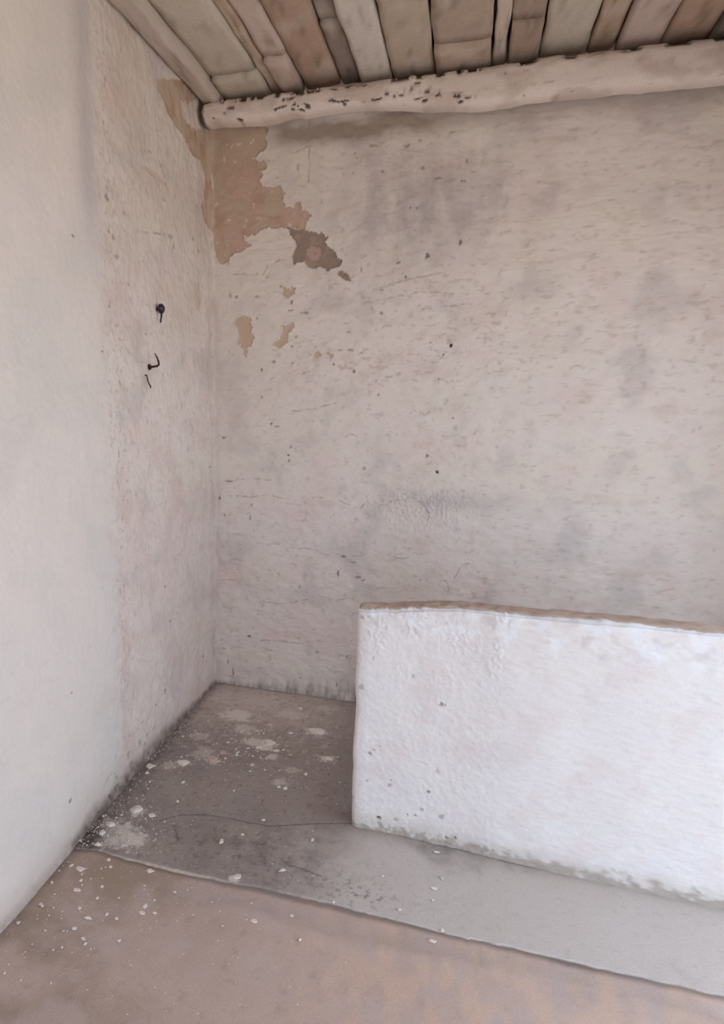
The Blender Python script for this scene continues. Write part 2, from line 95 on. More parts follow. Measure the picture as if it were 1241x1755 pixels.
def sdf_poly(px, py, poly):
    """signed distance, positive inside"""
    poly = np.array(poly); n = len(poly)
    d = np.full(px.shape, 1e9); s = np.zeros(px.shape, bool)
    for i in range(n):
        a = poly[i]; b = poly[(i+1) % n]; e = b-a
        wx = px-a[0]; wy = py-a[1]
        t = np.clip((wx*e[0]+wy*e[1])/(e@e+1e-12), 0, 1)
        d = np.minimum(d, (wx-e[0]*t)**2+(wy-e[1]*t)**2)
        c = ((a[1] > py) != (b[1] > py))
        with np.errstate(divide='ignore', invalid='ignore'):
            xx = a[0]+(py-a[1])*e[0]/(e[1] if abs(e[1]) > 1e-12 else 1e-12)
        s ^= c & (px < xx)
    d = np.sqrt(d)
    return np.where(s, d, -d)

def sdf_local(px, py, polys, pad=.06):
    out = np.full(px.shape, -pad)
    for P in polys:
        A = np.array(P)
        m = (px > A[:, 0].min()-pad) & (px < A[:, 0].max()+pad) & (py > A[:, 1].min()-pad) & (py < A[:, 1].max()+pad)
        if m.any():
            out[m] = np.maximum(out[m], sdf_poly(px[m], py[m], P))
    return out

def line_dist(px, py, lines, pad=.03):
    out = np.full(px.shape, pad)
    for P in lines:
        A = np.array(P)
        m = (px > A[:, 0].min()-pad) & (px < A[:, 0].max()+pad) & (py > A[:, 1].min()-pad) & (py < A[:, 1].max()+pad)
        if not m.any():
            continue
        x = px[m]; y = py[m]; d = np.full(x.shape, pad)
        for i in range(len(A)-1):
            a = A[i]; e = A[i+1]-a
            t = np.clip(((x-a[0])*e[0]+(y-a[1])*e[1])/(e@e+1e-12), 0, 1)
            d = np.minimum(d, np.hypot(x-a[0]-e[0]*t, y-a[1]-e[1]*t))
        out[m] = np.minimum(out[m], d)
    return out

def spots_field(px, py, spots, seed=3):
    """0..1 strength of small dark specks"""
    out = np.zeros(px.shape)
    for x, y, rx, ry, s in spots:
        rx = max(rx, .0035); ry = max(ry, .0035)
        m = (abs(px-x) < rx*2.2) & (abs(py-y) < ry*2.2)
        if not m.any():
            continue
        q = np.hypot((px[m]-x)/rx, (py[m]-y)/ry)*1.15+.9*fbm(px[m], py[m], .012, seed, 2)*sstep(.0, .9, np.hypot((px[m]-x)/rx, (py[m]-y)/ry))
        out[m] = np.maximum(out[m], s*(1-sstep(.6, 1.25, q)))
    return out

def lin(r, g, b):
    c = np.array((r, g, b))/255.
    return np.where(c < .04045, c/12.92, ((c+.055)/1.055)**2.4)

def mix(c, d, t):
    return c+(np.asarray(d)-c)*t[..., None]

# ------------------------------------------------------------------ materials
def surface_material(name, rough=.92, grain=.06, bump=.25, scale=1.0, spec=.25):
    m = bpy.data.materials.new(name); m.use_nodes = True
    nt = m.node_tree; N = nt.nodes; Lk = nt.links
    b = N['Principled BSDF']; b.inputs['Roughness'].default_value = rough
    b.inputs['Specular IOR Level'].default_value = spec
    at = N.new('ShaderNodeAttribute'); at.attribute_name = 'tint'
    tc = N.new('ShaderNodeTexCoord')
    n1 = N.new('ShaderNodeTexNoise'); n1.inputs['Scale'].default_value = 140*scale; n1.inputs['Detail'].default_value = 5
    Lk.new(tc.outputs['Object'], n1.inputs['Vector'])
    mr = N.new('ShaderNodeMapRange'); mr.inputs[3].default_value = 1-grain*2; mr.inputs[4].default_value = 1+grain*2
    Lk.new(n1.outputs[0], mr.inputs[0])
    mx = N.new('ShaderNodeMix'); mx.data_type = 'RGBA'; mx.blend_type = 'MULTIPLY'; mx.inputs[0].default_value = 1
    Lk.new(at.outputs['Color'], mx.inputs[6]); Lk.new(mr.outputs[0], mx.inputs[7])
    Lk.new(mx.outputs[2], b.inputs['Base Color'])
    n2 = N.new('ShaderNodeTexNoise'); n2.inputs['Scale'].default_value = 90*scale; n2.inputs['Detail'].default_value = 8
    n2.inputs['Roughness'].default_value = .65
    Lk.new(tc.outputs['Object'], n2.inputs['Vector'])
    bp = N.new('ShaderNodeBump'); bp.inputs['Strength'].default_value = bump; bp.inputs['Distance'].default_value = .004
    Lk.new(n2.outputs[0], bp.inputs['Height']); Lk.new(bp.outputs[0], b.inputs['Normal'])
    return m

def plain_material(name, c1, c2, scale=40, rough=.85, bump=.3, metallic=0., spec=.3):
    m = bpy.data.materials.new(name); m.use_nodes = True
    nt = m.node_tree; N = nt.nodes; Lk = nt.links
    b = N['Principled BSDF']; b.inputs['Roughness'].default_value = rough; b.inputs['Metallic'].default_value = metallic
    b.inputs['Specular IOR Level'].default_value = spec
    tc = N.new('ShaderNodeTexCoord')
    n = N.new('ShaderNodeTexNoise'); n.inputs['Scale'].default_value = scale; n.inputs['Detail'].default_value = 6
    Lk.new(tc.outputs['Object'], n.inputs['Vector'])
    cr = N.new('ShaderNodeValToRGB'); cr.color_ramp.elements[0].position = .35; cr.color_ramp.elements[1].position = .65
    cr.color_ramp.elements[0].color = (*lin(*c1), 1); cr.color_ramp.elements[1].color = (*lin(*c2), 1)
    Lk.new(n.outputs[0], cr.inputs[0]); Lk.new(cr.outputs[0], b.inputs['Base Color'])
    bp = N.new('ShaderNodeBump'); bp.inputs['Strength'].default_value = bump; bp.inputs['Distance'].default_value = .003
    Lk.new(n.outputs[0], bp.inputs['Height']); Lk.new(bp.outputs[0], b.inputs['Normal'])
    return m

M_WALL = surface_material('whitewashed_plaster', .95, .03, .22)
M_EARTH = surface_material('bare_earth_plaster', .97, .07, .35)
M_FLOOR = surface_material('worn_concrete', .62, .09, .22, 1.2, .45)
M_LOW = surface_material('low_wall_limewash', .95, .035, .25, .8)
M_BEAM = surface_material('limewashed_timber', .9, .06, .4)
M_BOARD = surface_material('limewashed_board', .92, .07, .4, .5)
M_FLAKE = plain_material('plaster_flake', (222, 212, 202), (240, 232, 224), 60)
M_FLAKE_PINK = plain_material('pink_plaster_flake', (196, 164, 148), (216, 188, 172), 60)
M_FLAKE_GREY = plain_material('dusty_flake', (204, 193, 184), (224, 214, 205), 60)
M_DUST = plain_material('plaster_dust', (198, 188, 178), (226, 218, 208), 90)
M_IRON = plain_material('black_iron', (24, 26, 32), (44, 46, 54), 90, .35, .2, .3, .5)
M_RUST = plain_material('rusty_iron', (44, 26, 20), (80, 48, 36), 120, .7, .4, .4)
M_OUT = plain_material('dry_ground', (196, 186, 172), (214, 204, 192), 3)

# ------------------------------------------------------------------ object helpers
def link(o, parent=None, **props):
    COL.objects.link(o)
    if parent is not None:
        o.parent = parent
    for k, v in props.items():
        o[k] = v
    return o

def mesh_from_arrays(name, co, quads, mat, tint=None, smooth=True):
    me = bpy.data.meshes.new(name)
    nv, nf = len(co), len(quads)
    me.vertices.add(nv); me.vertices.foreach_set('co', np.ascontiguousarray(co, dtype=np.float32).ravel())
    me.loops.add(nf*4); me.loops.foreach_set('vertex_index', np.ascontiguousarray(quads, dtype=np.int32).ravel())
    me.polygons.add(nf); me.polygons.foreach_set('loop_start', np.arange(0, nf*4, 4, dtype=np.int32))
    me.polygons.foreach_set('loop_total', np.full(nf, 4, dtype=np.int32))
    if smooth:
        me.polygons.foreach_set('use_smooth', np.ones(nf, dtype=bool))
    me.update(calc_edges=True)
    if tint is not None:
        a = me.attributes.new('tint', 'FLOAT_COLOR', 'POINT')
        c = np.ones((nv, 4), dtype=np.float32); c[:, :3] = np.clip(tint, 0, 1)
        a.data.foreach_set('color', c.ravel())
    me.materials.append(mat)
    return me

def grid_quads(nu, nv):
    i = np.arange(nu*nv).reshape(nu, nv)
    return np.stack((i[:-1, :-1], i[1:, :-1], i[1:, 1:], i[:-1, 1:]), -1).reshape(-1, 4)

def sub_mesh(name, co, quads, sel, mat, tint):
    q = quads[sel]; used = np.unique(q)
    remap = np.zeros(len(co), dtype=np.int64); remap[used] = np.arange(len(used))
    return mesh_from_arrays(name, co[used], remap[q], mat, tint[used])

def axis(*segs):
    out = []
    for a, b, st in segs:
        out.append(np.linspace(a, b, max(2, int(round((b-a)/st))+1))[:-1])
    out.append(np.array([segs[-1][1]]))
    return np.concatenate(out)

def box_bm(bm, lo, hi):
    vs = [bm.verts.new((x, y, z)) for x in (lo[0], hi[0]) for y in (lo[1], hi[1]) for z in (lo[2], hi[2])]
    for f in ((0, 1, 3, 2), (4, 6, 7, 5), (0, 4, 5, 1), (2, 3, 7, 6), (0, 2, 6, 4), (1, 5, 7, 3)):
        bm.faces.new([vs[i] for i in f])

def obj_bm(name, bm, mat, parent=None, smooth=False, **props):
    bmesh.ops.recalc_face_normals(bm, faces=bm.faces)
    me = bpy.data.meshes.new(name); bm.to_mesh(me); bm.free()
    me.materials.append(mat)
    if smooth:
        for p in me.polygons:
            p.use_smooth = True
    return link(bpy.data.objects.new(name, me), parent, **props)

def tube_bm(bm, pts, rads, seg=10):
    pts = [Vector(p) for p in pts]; rings = []
    ref = Vector((.3, .2, .93))
    for i, p in enumerate(pts):
        t = (pts[min(i+1, len(pts)-1)]-pts[max(i-1, 0)]).normalized()
        a = t.cross(ref).normalized(); b = t.cross(a)
        rings.append([bm.verts.new(p+rads[i]*(a*math.cos(k*2*math.pi/seg)+b*math.sin(k*2*math.pi/seg))) for k in range(seg)])
    for r0, r1 in zip(rings, rings[1:]):
        for k in range(seg):
            bm.faces.new((r0[k], r0[(k+1) % seg], r1[(k+1) % seg], r1[k]))
    bm.faces.new(rings[0][::-1]); bm.faces.new(rings[-1])

# colours (albedo) of the layers
WHITE = lin(226, 216, 209); CREAM = lin(223, 214, 203); GREYW = lin(190, 183, 181); GREYST = lin(166, 156, 152)
PINKW = lin(222, 205, 199); EARTH = lin(197, 170, 154); EARTH2 = lin(193, 173, 153); DARKP = lin(152, 134, 122)
TAN = lin(196, 172, 142); SPECK = lin(100, 86, 76); HOLE = lin(28, 24, 22); DIRT = lin(98, 88, 82)

# ================================================================== back wall
def whitewash(u, v, seed):
    """base colour of old limewash, before its stains"""
    c = np.broadcast_to(WHITE, u.shape+(3,)).copy()
    c = mix(c, CREAM, sstep(-.05, .45, fbm(u, v, .45, seed, 4))*.8)
    c = mix(c, PINKW, sstep(0, .5, fbm(u, v, .3, seed+5, 4))*.6)
    c = mix(c, GREYW, sstep(.05, .55, fbm(u, v, .22, seed+9, 5))*.45)
    c = mix(c, GREYST, sstep(.28, .6, fbm(u, v, .03, seed+21, 4, .6, 1.6, 1.))*.34)
    c = mix(c, lin(196, 180, 166), sstep(.1, .55, fbm(u, v, .075, seed+25, 5, .6, 1.4, 1.))*.28)
    return c

def relief(u, v, seed, horiz=1.0):
    h = .007*fbm(u, v, .5, seed, 2)
    h = h+.0062*fbm(u, v, .13, seed+3, 3, .5, 1.7*horiz, 1.)
    h = h+.0026*fbm(u, v, .035, seed+6, 3, .55, 1.5*horiz, 1.)
    r = 1-np.abs(fbm(u, v, .09, seed+11, 3, .5, 2.2*horiz, 1.))*2.2        # brush ridges / lumps
    h = h+.0016*sstep(.55, 1., r)*sstep(-.1, .35, fbm(u, v, .3, seed+15, 2))
    return h

CORNER_R = .03
def build_back_wall():
    xs = axis((-.02, 1.34, .004), (1.34, RX+.01, .012)); zs = axis((-.03, 2.86, .0042))
    U, V = np.meshgrid(xs, zs, indexing='ij'); u = U.ravel(); v = V.ravel()
    jag = .0075*fbm(u, v, .03, 4, 4, .6)+.003*perlin(u/.008, v/.008, 8)
    jag = jag+.004*fbm(u, v, .011, 9, 2)
    s1 = sdf_local(u, v, peel_back)+jag
    s2 = sdf_local(u, v, peel_dark)+jag
    s3 = sdf_local(u, v, peel_tan, .04)+jag*1.6+.012*fbm(u, v, .03, 44, 4, .65)+.002
    isl = sdf_local(u, v, [island])+jag*1.5
    bare = np.maximum(s1, np.maximum(s2, s3))
    sp = spots_field(u, v, spots_back)
    cr = line_dist(u+.006*perlin(u/.03, v/.03, 92), v+.005*fbm(u, v, .03, 93, 3), cracks_back)+.0012*perlin(u/.02, v/.02, 5)
    crm = (1-sstep(.0008, .0036, np.abs(cr)))
    # random flecks where the wash has come away, denser in a band at mid height
    dens = np.exp(-((v-1.78)/.28)**2)*sstep(.2, .9, u)+.55*np.exp(-((v-1.62)/.12)**2)*(1-sstep(.5, 1., u))+.35*np.exp(-((v-.62)/.25)**2)+.18
    fl = fbm(u, v, .02, 31, 3, .55, 2.1, 1.)+.35*fbm(u, v, .11, 33, 2)
    fleck = sstep(.66-.30*np.clip(dens, 0, 1), .80-.30*np.clip(dens, 0, 1), fl)
    h = relief(u, v, 1)
    wash = 1-sstep(-.0015, .0025, bare)
    # the wrinkled, trowelled patch beside the low wall
    wr = sstep(.5, 1., 1-np.abs(fbm(u, v, .028, 41, 2, .5, .8, 1.3))*2.5)*np.exp(-(((u-1.02)/.27)**2+((v-.98)/.11)**2)*1.2)
    h = h+.0045*wr
    edge = np.exp(-(np.minimum(bare+.004, 0)/.006)**2)*wash                # curled lip of the wash
    h = h+.0012*edge-.0032*(1-wash)-.002*sstep(-.001, .002, s2)*(1-isl.clip(-1, 0)*0)
    h = h-.0022*crm-.004*sp-.0012*fleck
    t = np.clip((CORNER_R-u)/CORNER_R, 0, 1); h = h+CORNER_R*.45*t*t
    h = h+.012*np.clip((.05-v)/.05, 0, 1)**2
    c = whitewash(u, v, 1)
    c = mix(c, CREAM*.98, sstep(.75, .1, u)*.5*sstep(1.0, 1.5, v))
    # damp grey stains under the beam and at mid height
    n = fbm(u, v, .16, 51, 4)
    st = np.exp(-(((u-.93)/.34)**2+((v-2.28)/.24)**2))*(.85+.9*fbm(u, v, .14, 52, 4, .5, .6, 1.6))
    c = mix(c, lin(158, 150, 150), np.clip(st, 0, 1)*.6)
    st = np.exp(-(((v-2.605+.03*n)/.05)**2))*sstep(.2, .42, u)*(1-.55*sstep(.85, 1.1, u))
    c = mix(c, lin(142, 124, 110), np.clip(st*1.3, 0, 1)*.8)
    st = np.exp(-(((u-1.15)/.26)**2+((v-1.03)/.055)**2))*(.8+.8*n)
    c = mix(c, lin(150, 146, 148), np.clip(st, 0, 1)*.45)
    st = np.exp(-(((u-.13)/.06)**2))*sstep(1.75, 1.6, v)*sstep(1.15, 1.4, v)
    c = mix(c, lin(198, 184, 180), st*.35)
    c = mix(c, WHITE*1.04, wr*.6)
    c = mix(c, lin(182, 164, 150), fleck*.4)
    c = mix(c, lin(168, 150, 140), crm*.7*sstep(-.4, .2, perlin(u/.03, v/.03, 91)))
    # bare plaster layers
    e = np.broadcast_to(EARTH, c.shape).copy()
    e = mix(e, EARTH2, sstep(-.1, .3, fbm(u, v, .12, 61, 4)))
    e = mix(e, lin(184, 152, 134), sstep(.0, .5, fbm(u, v, .09, 63, 4))*.7)
    e = mix(e, EARTH2*.97, sstep(2.42, 2.56, v)*.6)
    e = mix(e, WHITE, sstep(.52, .62, fbm(u, v, .035, 65, 3))*.7)
    t3 = np.broadcast_to(TAN, c.shape).copy(); t3 = mix(t3, lin(200, 168, 148), sstep(-.2, .3, fbm(u, v, .05, 66, 3)))
    c = mix(c, t3, sstep(-.001, .001, s3)*.85)
    c = mix(c, e, sstep(-.0012, .0012, s1))
    dk = np.broadcast_to(DARKP, c.shape).copy()
    dk = mix(dk, lin(170, 146, 134), sstep(.05, .5, fbm(u, v, .05, 67, 4))*.8)
    dk = mix(dk, lin(188, 162, 148), sstep(-.002, .003, isl)*.85)
    c = mix(c, dk, sstep(-.0012, .0012, s2))
    lip = np.exp(-((bare)/.0018)**2)
    c = mix(c, lin(140, 116, 100), lip*.25)
    c = mix(c, np.array(SPECK)*.7, np.clip(sp*1.1, 0, 1)*.85)
    hole = sstep(.9, .97, sp); c = mix(c, HOLE, hole)
    # white line of lime in the corner, and an uneven browner tint lower down
    ln = np.exp(-((u-.012-.003*perlin(v/.05, u*0, 71))/.004)**2)*sstep(2.02, 2.06, v)*(1-sstep(2.48, 2.5, v))*sstep(-.1, .2, perlin(v/.08, u*0+3, 72))
    c = mix(c, WHITE, ln*.8)
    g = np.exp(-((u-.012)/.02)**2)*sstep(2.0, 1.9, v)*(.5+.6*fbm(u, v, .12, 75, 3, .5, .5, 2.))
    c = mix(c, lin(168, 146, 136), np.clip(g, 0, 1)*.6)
    top = .035+.075*sstep(.05, .7, u)
    mo = sstep(1., .0, v/(top*(1+.9*fbm(u, v*0, .035, 77, 4))))*(.65+.6*fbm(u, v, .03, 78, 3, .5, .6, 1.8))
    c = mix(c, DIRT, np.clip(mo, 0, 1)*.72)
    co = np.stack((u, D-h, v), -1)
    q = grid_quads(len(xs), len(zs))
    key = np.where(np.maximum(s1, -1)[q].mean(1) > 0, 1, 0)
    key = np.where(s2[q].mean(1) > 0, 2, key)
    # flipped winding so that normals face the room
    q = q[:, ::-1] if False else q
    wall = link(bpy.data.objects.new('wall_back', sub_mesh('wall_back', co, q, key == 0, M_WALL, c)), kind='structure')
    a = link(bpy.data.objects.new('bare_plaster_patch', sub_mesh('bare_plaster_patch', co, q, key == 1, M_EARTH, c)), wall)
    a['label'] = 'brown bare earth plaster where the limewash has peeled'
    b = link(bpy.data.objects.new('exposed_mortar_patch', sub_mesh('exposed_mortar_patch', co, q, key == 2, M_EARTH, c)), wall)
    b['label'] = 'darker grey brown patch chipped deeper into the plaster'
    return wall
build_back_wall()

# ================================================================== left wall
STRIP_Y = 2.07
def build_left_wall():
    ys = axis((-.95, 1.3, .014), (1.3, 3.05, .0045)); zs = axis((-.03, 2.86, .0042))
    U, V = np.meshgrid(ys, zs, indexing='ij'); u = U.ravel(); v = V.ravel()
    jag = .006*fbm(u, v, .03, 104, 3)+.002*perlin(u/.008, v/.008, 108)
    keep = sdf_local(u, v, [peel_left_keep])+jag*2
    s1 = np.minimum(sdf_local(u, v, peel_left)+jag, -keep)
    s2 = sdf_local(u, v, peel_left_small, .04)+jag
    bare = np.maximum(s1, s2)
    sp = spots_field(u, v, spots_left)
    cr = line_dist(u+.008*perlin(u/.04, v/.04, 192), v+.006*fbm(u, v, .04, 193, 3), cracks_left)
    crm = 1-sstep(.0005, .0045, np.abs(cr))
    wob = .018*fbm(v, u*0, .25, 120, 3)
    strip = 1-sstep(STRIP_Y-.09, STRIP_Y+.05, u+wob+.05*fbm(u, v, .06, 121, 4))                      # smoother pier towards the door
    h = relief(u, v, 101, .55)
    h = h*(1-.6*strip)+.004*strip+.006*np.exp(-((u-1.93)/.09)**2)*sstep(1.7, 2.1, v)
    h = h+.0022*(1-strip)*sstep(.3, .9, fbm(u, v, .05, 125, 3))
    h = h-.003*sstep(-.001, .002, bare)-.003*crm-.004*sp
    t = np.clip((CORNER_R-(D-u))/CORNER_R, 0, 1); h = h+CORNER_R*.45*t*t
    h = h+.012*np.clip((.05-v)/.05, 0, 1)**2
    c = whitewash(u, v, 101)
    c = mix(c, mix(np.broadcast_to(lin(226, 217, 209), c.shape).copy(), lin(214, 209, 203), sstep(-.1, .4, fbm(u, v, .4, 131, 3))*.6), strip*.75)
    c = mix(c, lin(176, 170, 172), strip*np.exp(-((u-1.98)/.07)**2)*sstep(1.85, 2.15, v)*.55)
    c = mix(c, lin(206, 182, 174), (1-strip)*sstep(.05, .5, fbm(u, v, .22, 133, 4))*.4*sstep(1.7, 1.2, v))
    c = mix(c, lin(196, 180, 172), (1-strip)*sstep(.25, .55, fbm(u, v, .04, 137, 4, .6))*.3)
    # rough line of flecks along the edge of the smooth pier
    ed = np.exp(-((u+wob-STRIP_Y-.05)/.06)**2)*sstep(.3, .55, fbm(u, v, .022, 141, 3, .55))
    c = mix(c, lin(166, 148, 134), ed*.75); h = h-.0015*ed
    sc = sstep(.42, .62, fbm(u, v, .03, 143, 3, .55, .6, 2.2))*(1-strip)
    c = mix(c, lin(186, 170, 154), sc*.5)
    c = mix(c, lin(200, 184, 168), (1-strip)*sstep(1.2, 2.0, v)*(.45+.5*fbm(u, v, .25, 145, 4)).clip(0, 1)*.75)  # light falloff up the wall, painted in as a darker tone
    c = mix(c, lin(206, 186, 176), (1-strip)*sstep(1.4, .8, v)*.35)
    e = np.broadcast_to(EARTH2, c.shape).copy(); e = mix(e, lin(184, 156, 134), sstep(-.1, .4, fbm(u, v, .1, 151, 4)))
    c = mix(c, e, sstep(-.0015, .0015, s1)); c = mix(c, lin(198, 176, 156), sstep(-.003, .004, s2)*.5)
    c = mix(c, lin(96, 66, 50), crm*.6*sstep(-.5, .3, perlin(u/.05, v/.05, 195)))
    c = mix(c, np.array(SPECK)*.7, np.clip(sp*1.1, 0, 1)*.85)
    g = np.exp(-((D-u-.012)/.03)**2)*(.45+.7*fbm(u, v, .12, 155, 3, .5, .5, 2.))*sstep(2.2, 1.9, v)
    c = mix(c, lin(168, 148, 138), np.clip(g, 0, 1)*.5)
    top = .035+.05*np.exp(-((u-2.2)/.3)**2)+.02*np.exp(-((u-1.8)/.15)**2)
    mo = sstep(1.05, 0, v/(top*(1+.5*fbm(u, v*.5, .12, 157, 4))))*(.8+.4*fbm(u, v, .035, 158, 3))
    mo = mo*(.35+.65*sstep(1.6, 1.75, u))
    c = mix(c, lin(186, 168, 154), np.exp(-(v/(top*1.8))**2)*.5)
    c = mix(c, lin(92, 78, 70), np.clip(mo*1.2, 0, 1)*.85)
    blot = sstep(.3, .6, fbm(u, v, .04, 159, 3))*np.exp(-((v-.09)/.06)**2)*np.exp(-((u-2.1)/.2)**2); c = mix(c, lin(120, 104, 92), blot*.7)
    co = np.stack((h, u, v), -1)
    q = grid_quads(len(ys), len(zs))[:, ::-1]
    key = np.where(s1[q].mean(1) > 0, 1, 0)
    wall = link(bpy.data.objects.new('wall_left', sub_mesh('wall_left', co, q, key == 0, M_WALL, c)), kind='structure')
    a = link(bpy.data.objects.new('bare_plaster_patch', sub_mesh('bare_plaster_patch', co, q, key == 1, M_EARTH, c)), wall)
    a['label'] = 'tan bare plaster strip running down to the corner'
    return wall
build_left_wall()

# ================================================================== floor
STEP_Y = 1.686; DROP = .007
sx = np.array([p[0] for p in step]); sy = np.array([p[1] for p in step])
def step_line(x):
    return np.interp(x, sx, sy, left=sy[0], right=1.682)+.004*fbm(x, x*0, .05, 201, 3)

def build_floor():
    # ---- upper slab: the rear part of the floor
    xs = axis((-.03, 1.42, .0042), (1.42, RX+.02, .014)); ts = axis((0, .02, .0016), (.02, .05, .0035), (.05, 1.38, .0045))
    X, T = np.meshgrid(xs, ts, indexing='ij'); u = X.ravel(); t = T.ravel()
    y = step_line(u)+t*(3.06-step_line(u))/1.38
    h = .003*fbm(u, y, .35, 203, 3)+.0012*fbm(u, y, .06, 205, 4)
    du = np.zeros(u.shape)
    for x, yy, r, s in dust_floor:
        m = (abs(u-x) < 2.2*r) & (abs(y-yy) < 2.2*r)
        q = np.hypot((u[m]-x)/(r*1.25), (y[m]-yy)/r)+.75*fbm(u[m], y[m], .03, 207, 4, .6)
        du[m] = np.maximum(du[m], s*(1-sstep(.45, 1.05, q)))
    rear = sstep(2.42, 2.85, y+.12*fbm(u, y, .2, 208, 3))*sstep(.85, .4, u)
    du2 = np.clip(rear*(.95+.7*fbm(u, y, .06, 209, 4, .6)), 0, 1)*.8
    cr = line_dist(u, y, cracks_floor)+.001*perlin(u/.02, y/.02, 3); crm = 1-sstep(.0008, .0035, np.abs(cr))
    grit = sstep(.3, .6, fbm(u, y, .014, 211, 3, .6))*(.3+.7*sstep(-.2, .4, fbm(u, y, .18, 213, 3)))
    h = h+.0025*du*(.6+.8*fbm(u, y, .012, 215, 3))+.001*du2-.002*crm
    c = np.broadcast_to(lin(158, 146, 139), u.shape+(3,)).copy()
    c = mix(c, lin(144, 132, 128), sstep(-.15, .4, fbm(u, y, .3, 221, 4))*.7)
    c = mix(c, lin(152, 138, 128), sstep(.0, .45, fbm(u, y, .2, 223, 4))*.5)
    smooth_lit_r = sstep(.62, .98, u+.1*fbm(u, y, .15, 225, 3))*sstep(2.12, 1.98, y)
    c = mix(c, lin(200, 191, 184), smooth_lit_r*.95)  # smoother concrete, paler also for door light painted into its colour
    dk = np.exp(-(((u-.62)/.25)**2+((y-1.86)/.12)**2))*sstep(-.25, .35, fbm(u, y, .06, 227, 4, .6))
    c = mix(c, lin(122, 112, 107), np.clip(dk, 0, 1)*.6)
    bl = sstep(.12, .4, fbm(u, y, .028, 228, 4, .65))*np.exp(-(((u-.55)/.3)**2+((y-1.83)/.1)**2)); c = mix(c, lin(92, 84, 80), bl*.6)
    bl = sstep(.15, .4, fbm(u, y, .02, 230, 3, .65))*np.exp(-(((u-.95)/.16)**2+((y-1.76)/.06)**2)); c = mix(c, lin(112, 106, 100), bl*.7)
    dk = np.exp(-(((u-.82)/.1)**2+((y-2.35)/.4)**2))
    c = mix(c, lin(132, 120, 115), dk*.55)  # shadow beside the low wall's left end, painted into the slab colour
    c = mix(c, lin(204, 190, 180), np.clip(du2*1.3, 0, 1)*.85)
    sc = sstep(.18, .42, fbm(u, y, .035, 216, 4, .65))*sstep(2.15, 2.5, y)*sstep(.85, .6, u); c = mix(c, lin(204, 190, 181), sc*.6)
    c = mix(c, lin(206, 194, 182), grit*.42*(1-.8*smooth_lit_r))
    c = mix(c, lin(96, 86, 82), sstep(.25, .6, fbm(u, y, .025, 229, 3, .6))*.45*(1-.75*smooth_lit_r))
    c = mix(c, lin(228, 218, 208), np.clip(du*1.1, 0, 1)*.9)
    c = mix(c, lin(84, 72, 66), crm*.7)
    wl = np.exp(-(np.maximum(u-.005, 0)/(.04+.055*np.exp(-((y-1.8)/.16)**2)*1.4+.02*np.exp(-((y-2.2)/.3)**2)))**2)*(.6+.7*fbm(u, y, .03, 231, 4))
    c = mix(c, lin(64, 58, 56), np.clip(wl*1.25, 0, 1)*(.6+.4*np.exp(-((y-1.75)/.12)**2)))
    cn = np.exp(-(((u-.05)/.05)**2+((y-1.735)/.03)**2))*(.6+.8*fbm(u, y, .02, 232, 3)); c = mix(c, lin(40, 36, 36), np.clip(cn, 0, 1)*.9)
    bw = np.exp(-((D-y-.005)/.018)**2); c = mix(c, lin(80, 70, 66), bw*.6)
    ar = np.exp(-(np.minimum(t, .2)/.006)**2)*sstep(.06, .2, u)*sstep(.62, .5, u)
    c = mix(c, lin(212, 198, 180), ar*(.7+.5*perlin(u/.02, u*0, 235)))
    # worn, rounded front edge that drops to the lower floor
    w = .0045+.012*sstep(.5, .75, u)*sstep(1.15, .8, u)
    fall = np.clip(1-t/w, 0, 1)
    h = h-(DROP+.006)*fall**1.6
    low = sstep(-.0045, -.010, h)*sstep(.02, .2, u)+sstep(-.001, -.005, h)*sstep(.42, .6, u); c = mix(c, lin(104, 92, 86), np.clip(low, 0, 1)*.85)
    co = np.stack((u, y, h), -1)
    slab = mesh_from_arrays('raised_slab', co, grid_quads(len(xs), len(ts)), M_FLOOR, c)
    # ---- lower floor
    xs = axis((-.03, 1.42, .006), (1.42, RX+.02, .02)); ys = axis((-.95, 1.0, .02), (1.0, 1.78, .0055))
    X, Y = np.meshgrid(xs, ys, indexing='ij'); u = X.ravel(); y = Y.ravel()
    h = -DROP+.004*fbm(u, y, .3, 241, 3)+.0008*fbm(u, y, .05, 243, 3)
    h = h+.0035*np.exp(-((y-(1.60+.02*np.sin(u*5)))/.025)**2)*sstep(.45, .7, u)
    c = np.broadcast_to(lin(194, 171, 159), u.shape+(3,)).copy()
    c = mix(c, lin(164, 145, 130), sstep(-.35, .2, fbm(u, y, .28, 245, 4))*sstep(.75, .25, u)*.9)
    c = mix(c, lin(158, 138, 118), sstep(.55, .05, u)*sstep(1.2, 1.5, y)*.55)
    c = mix(c, lin(150, 132, 120), sstep(.2, .55, fbm(u, y, .04, 246, 4, .6))*.3)
    c = mix(c, lin(192, 174, 167), sstep(-.1, .4, fbm(u, y, .2, 247, 4))*.6)
    c = mix(c, lin(208, 180, 160), sstep(.7, 1.1, u)*sstep(-.2, .3, fbm(u, y, .09, 249, 3, .5, .7, 1.6))*.7)
    c = mix(c, lin(150, 142, 136), np.exp(-((y-1.62)/.045)**2)*sstep(.3, .6, u)*(.5+.6*fbm(u, y, .07, 251, 3)).clip(0, 1)*.45)
    c = mix(c, lin(206, 190, 176), sstep(.48, .65, fbm(u, y, .02, 253, 3, .6))*.3*sstep(.8, .2, u))
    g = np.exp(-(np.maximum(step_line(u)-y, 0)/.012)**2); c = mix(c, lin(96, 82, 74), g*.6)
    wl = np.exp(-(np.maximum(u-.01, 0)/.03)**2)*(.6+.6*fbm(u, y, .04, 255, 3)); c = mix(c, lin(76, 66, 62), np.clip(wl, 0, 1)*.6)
    co = np.stack((u, y, h), -1)
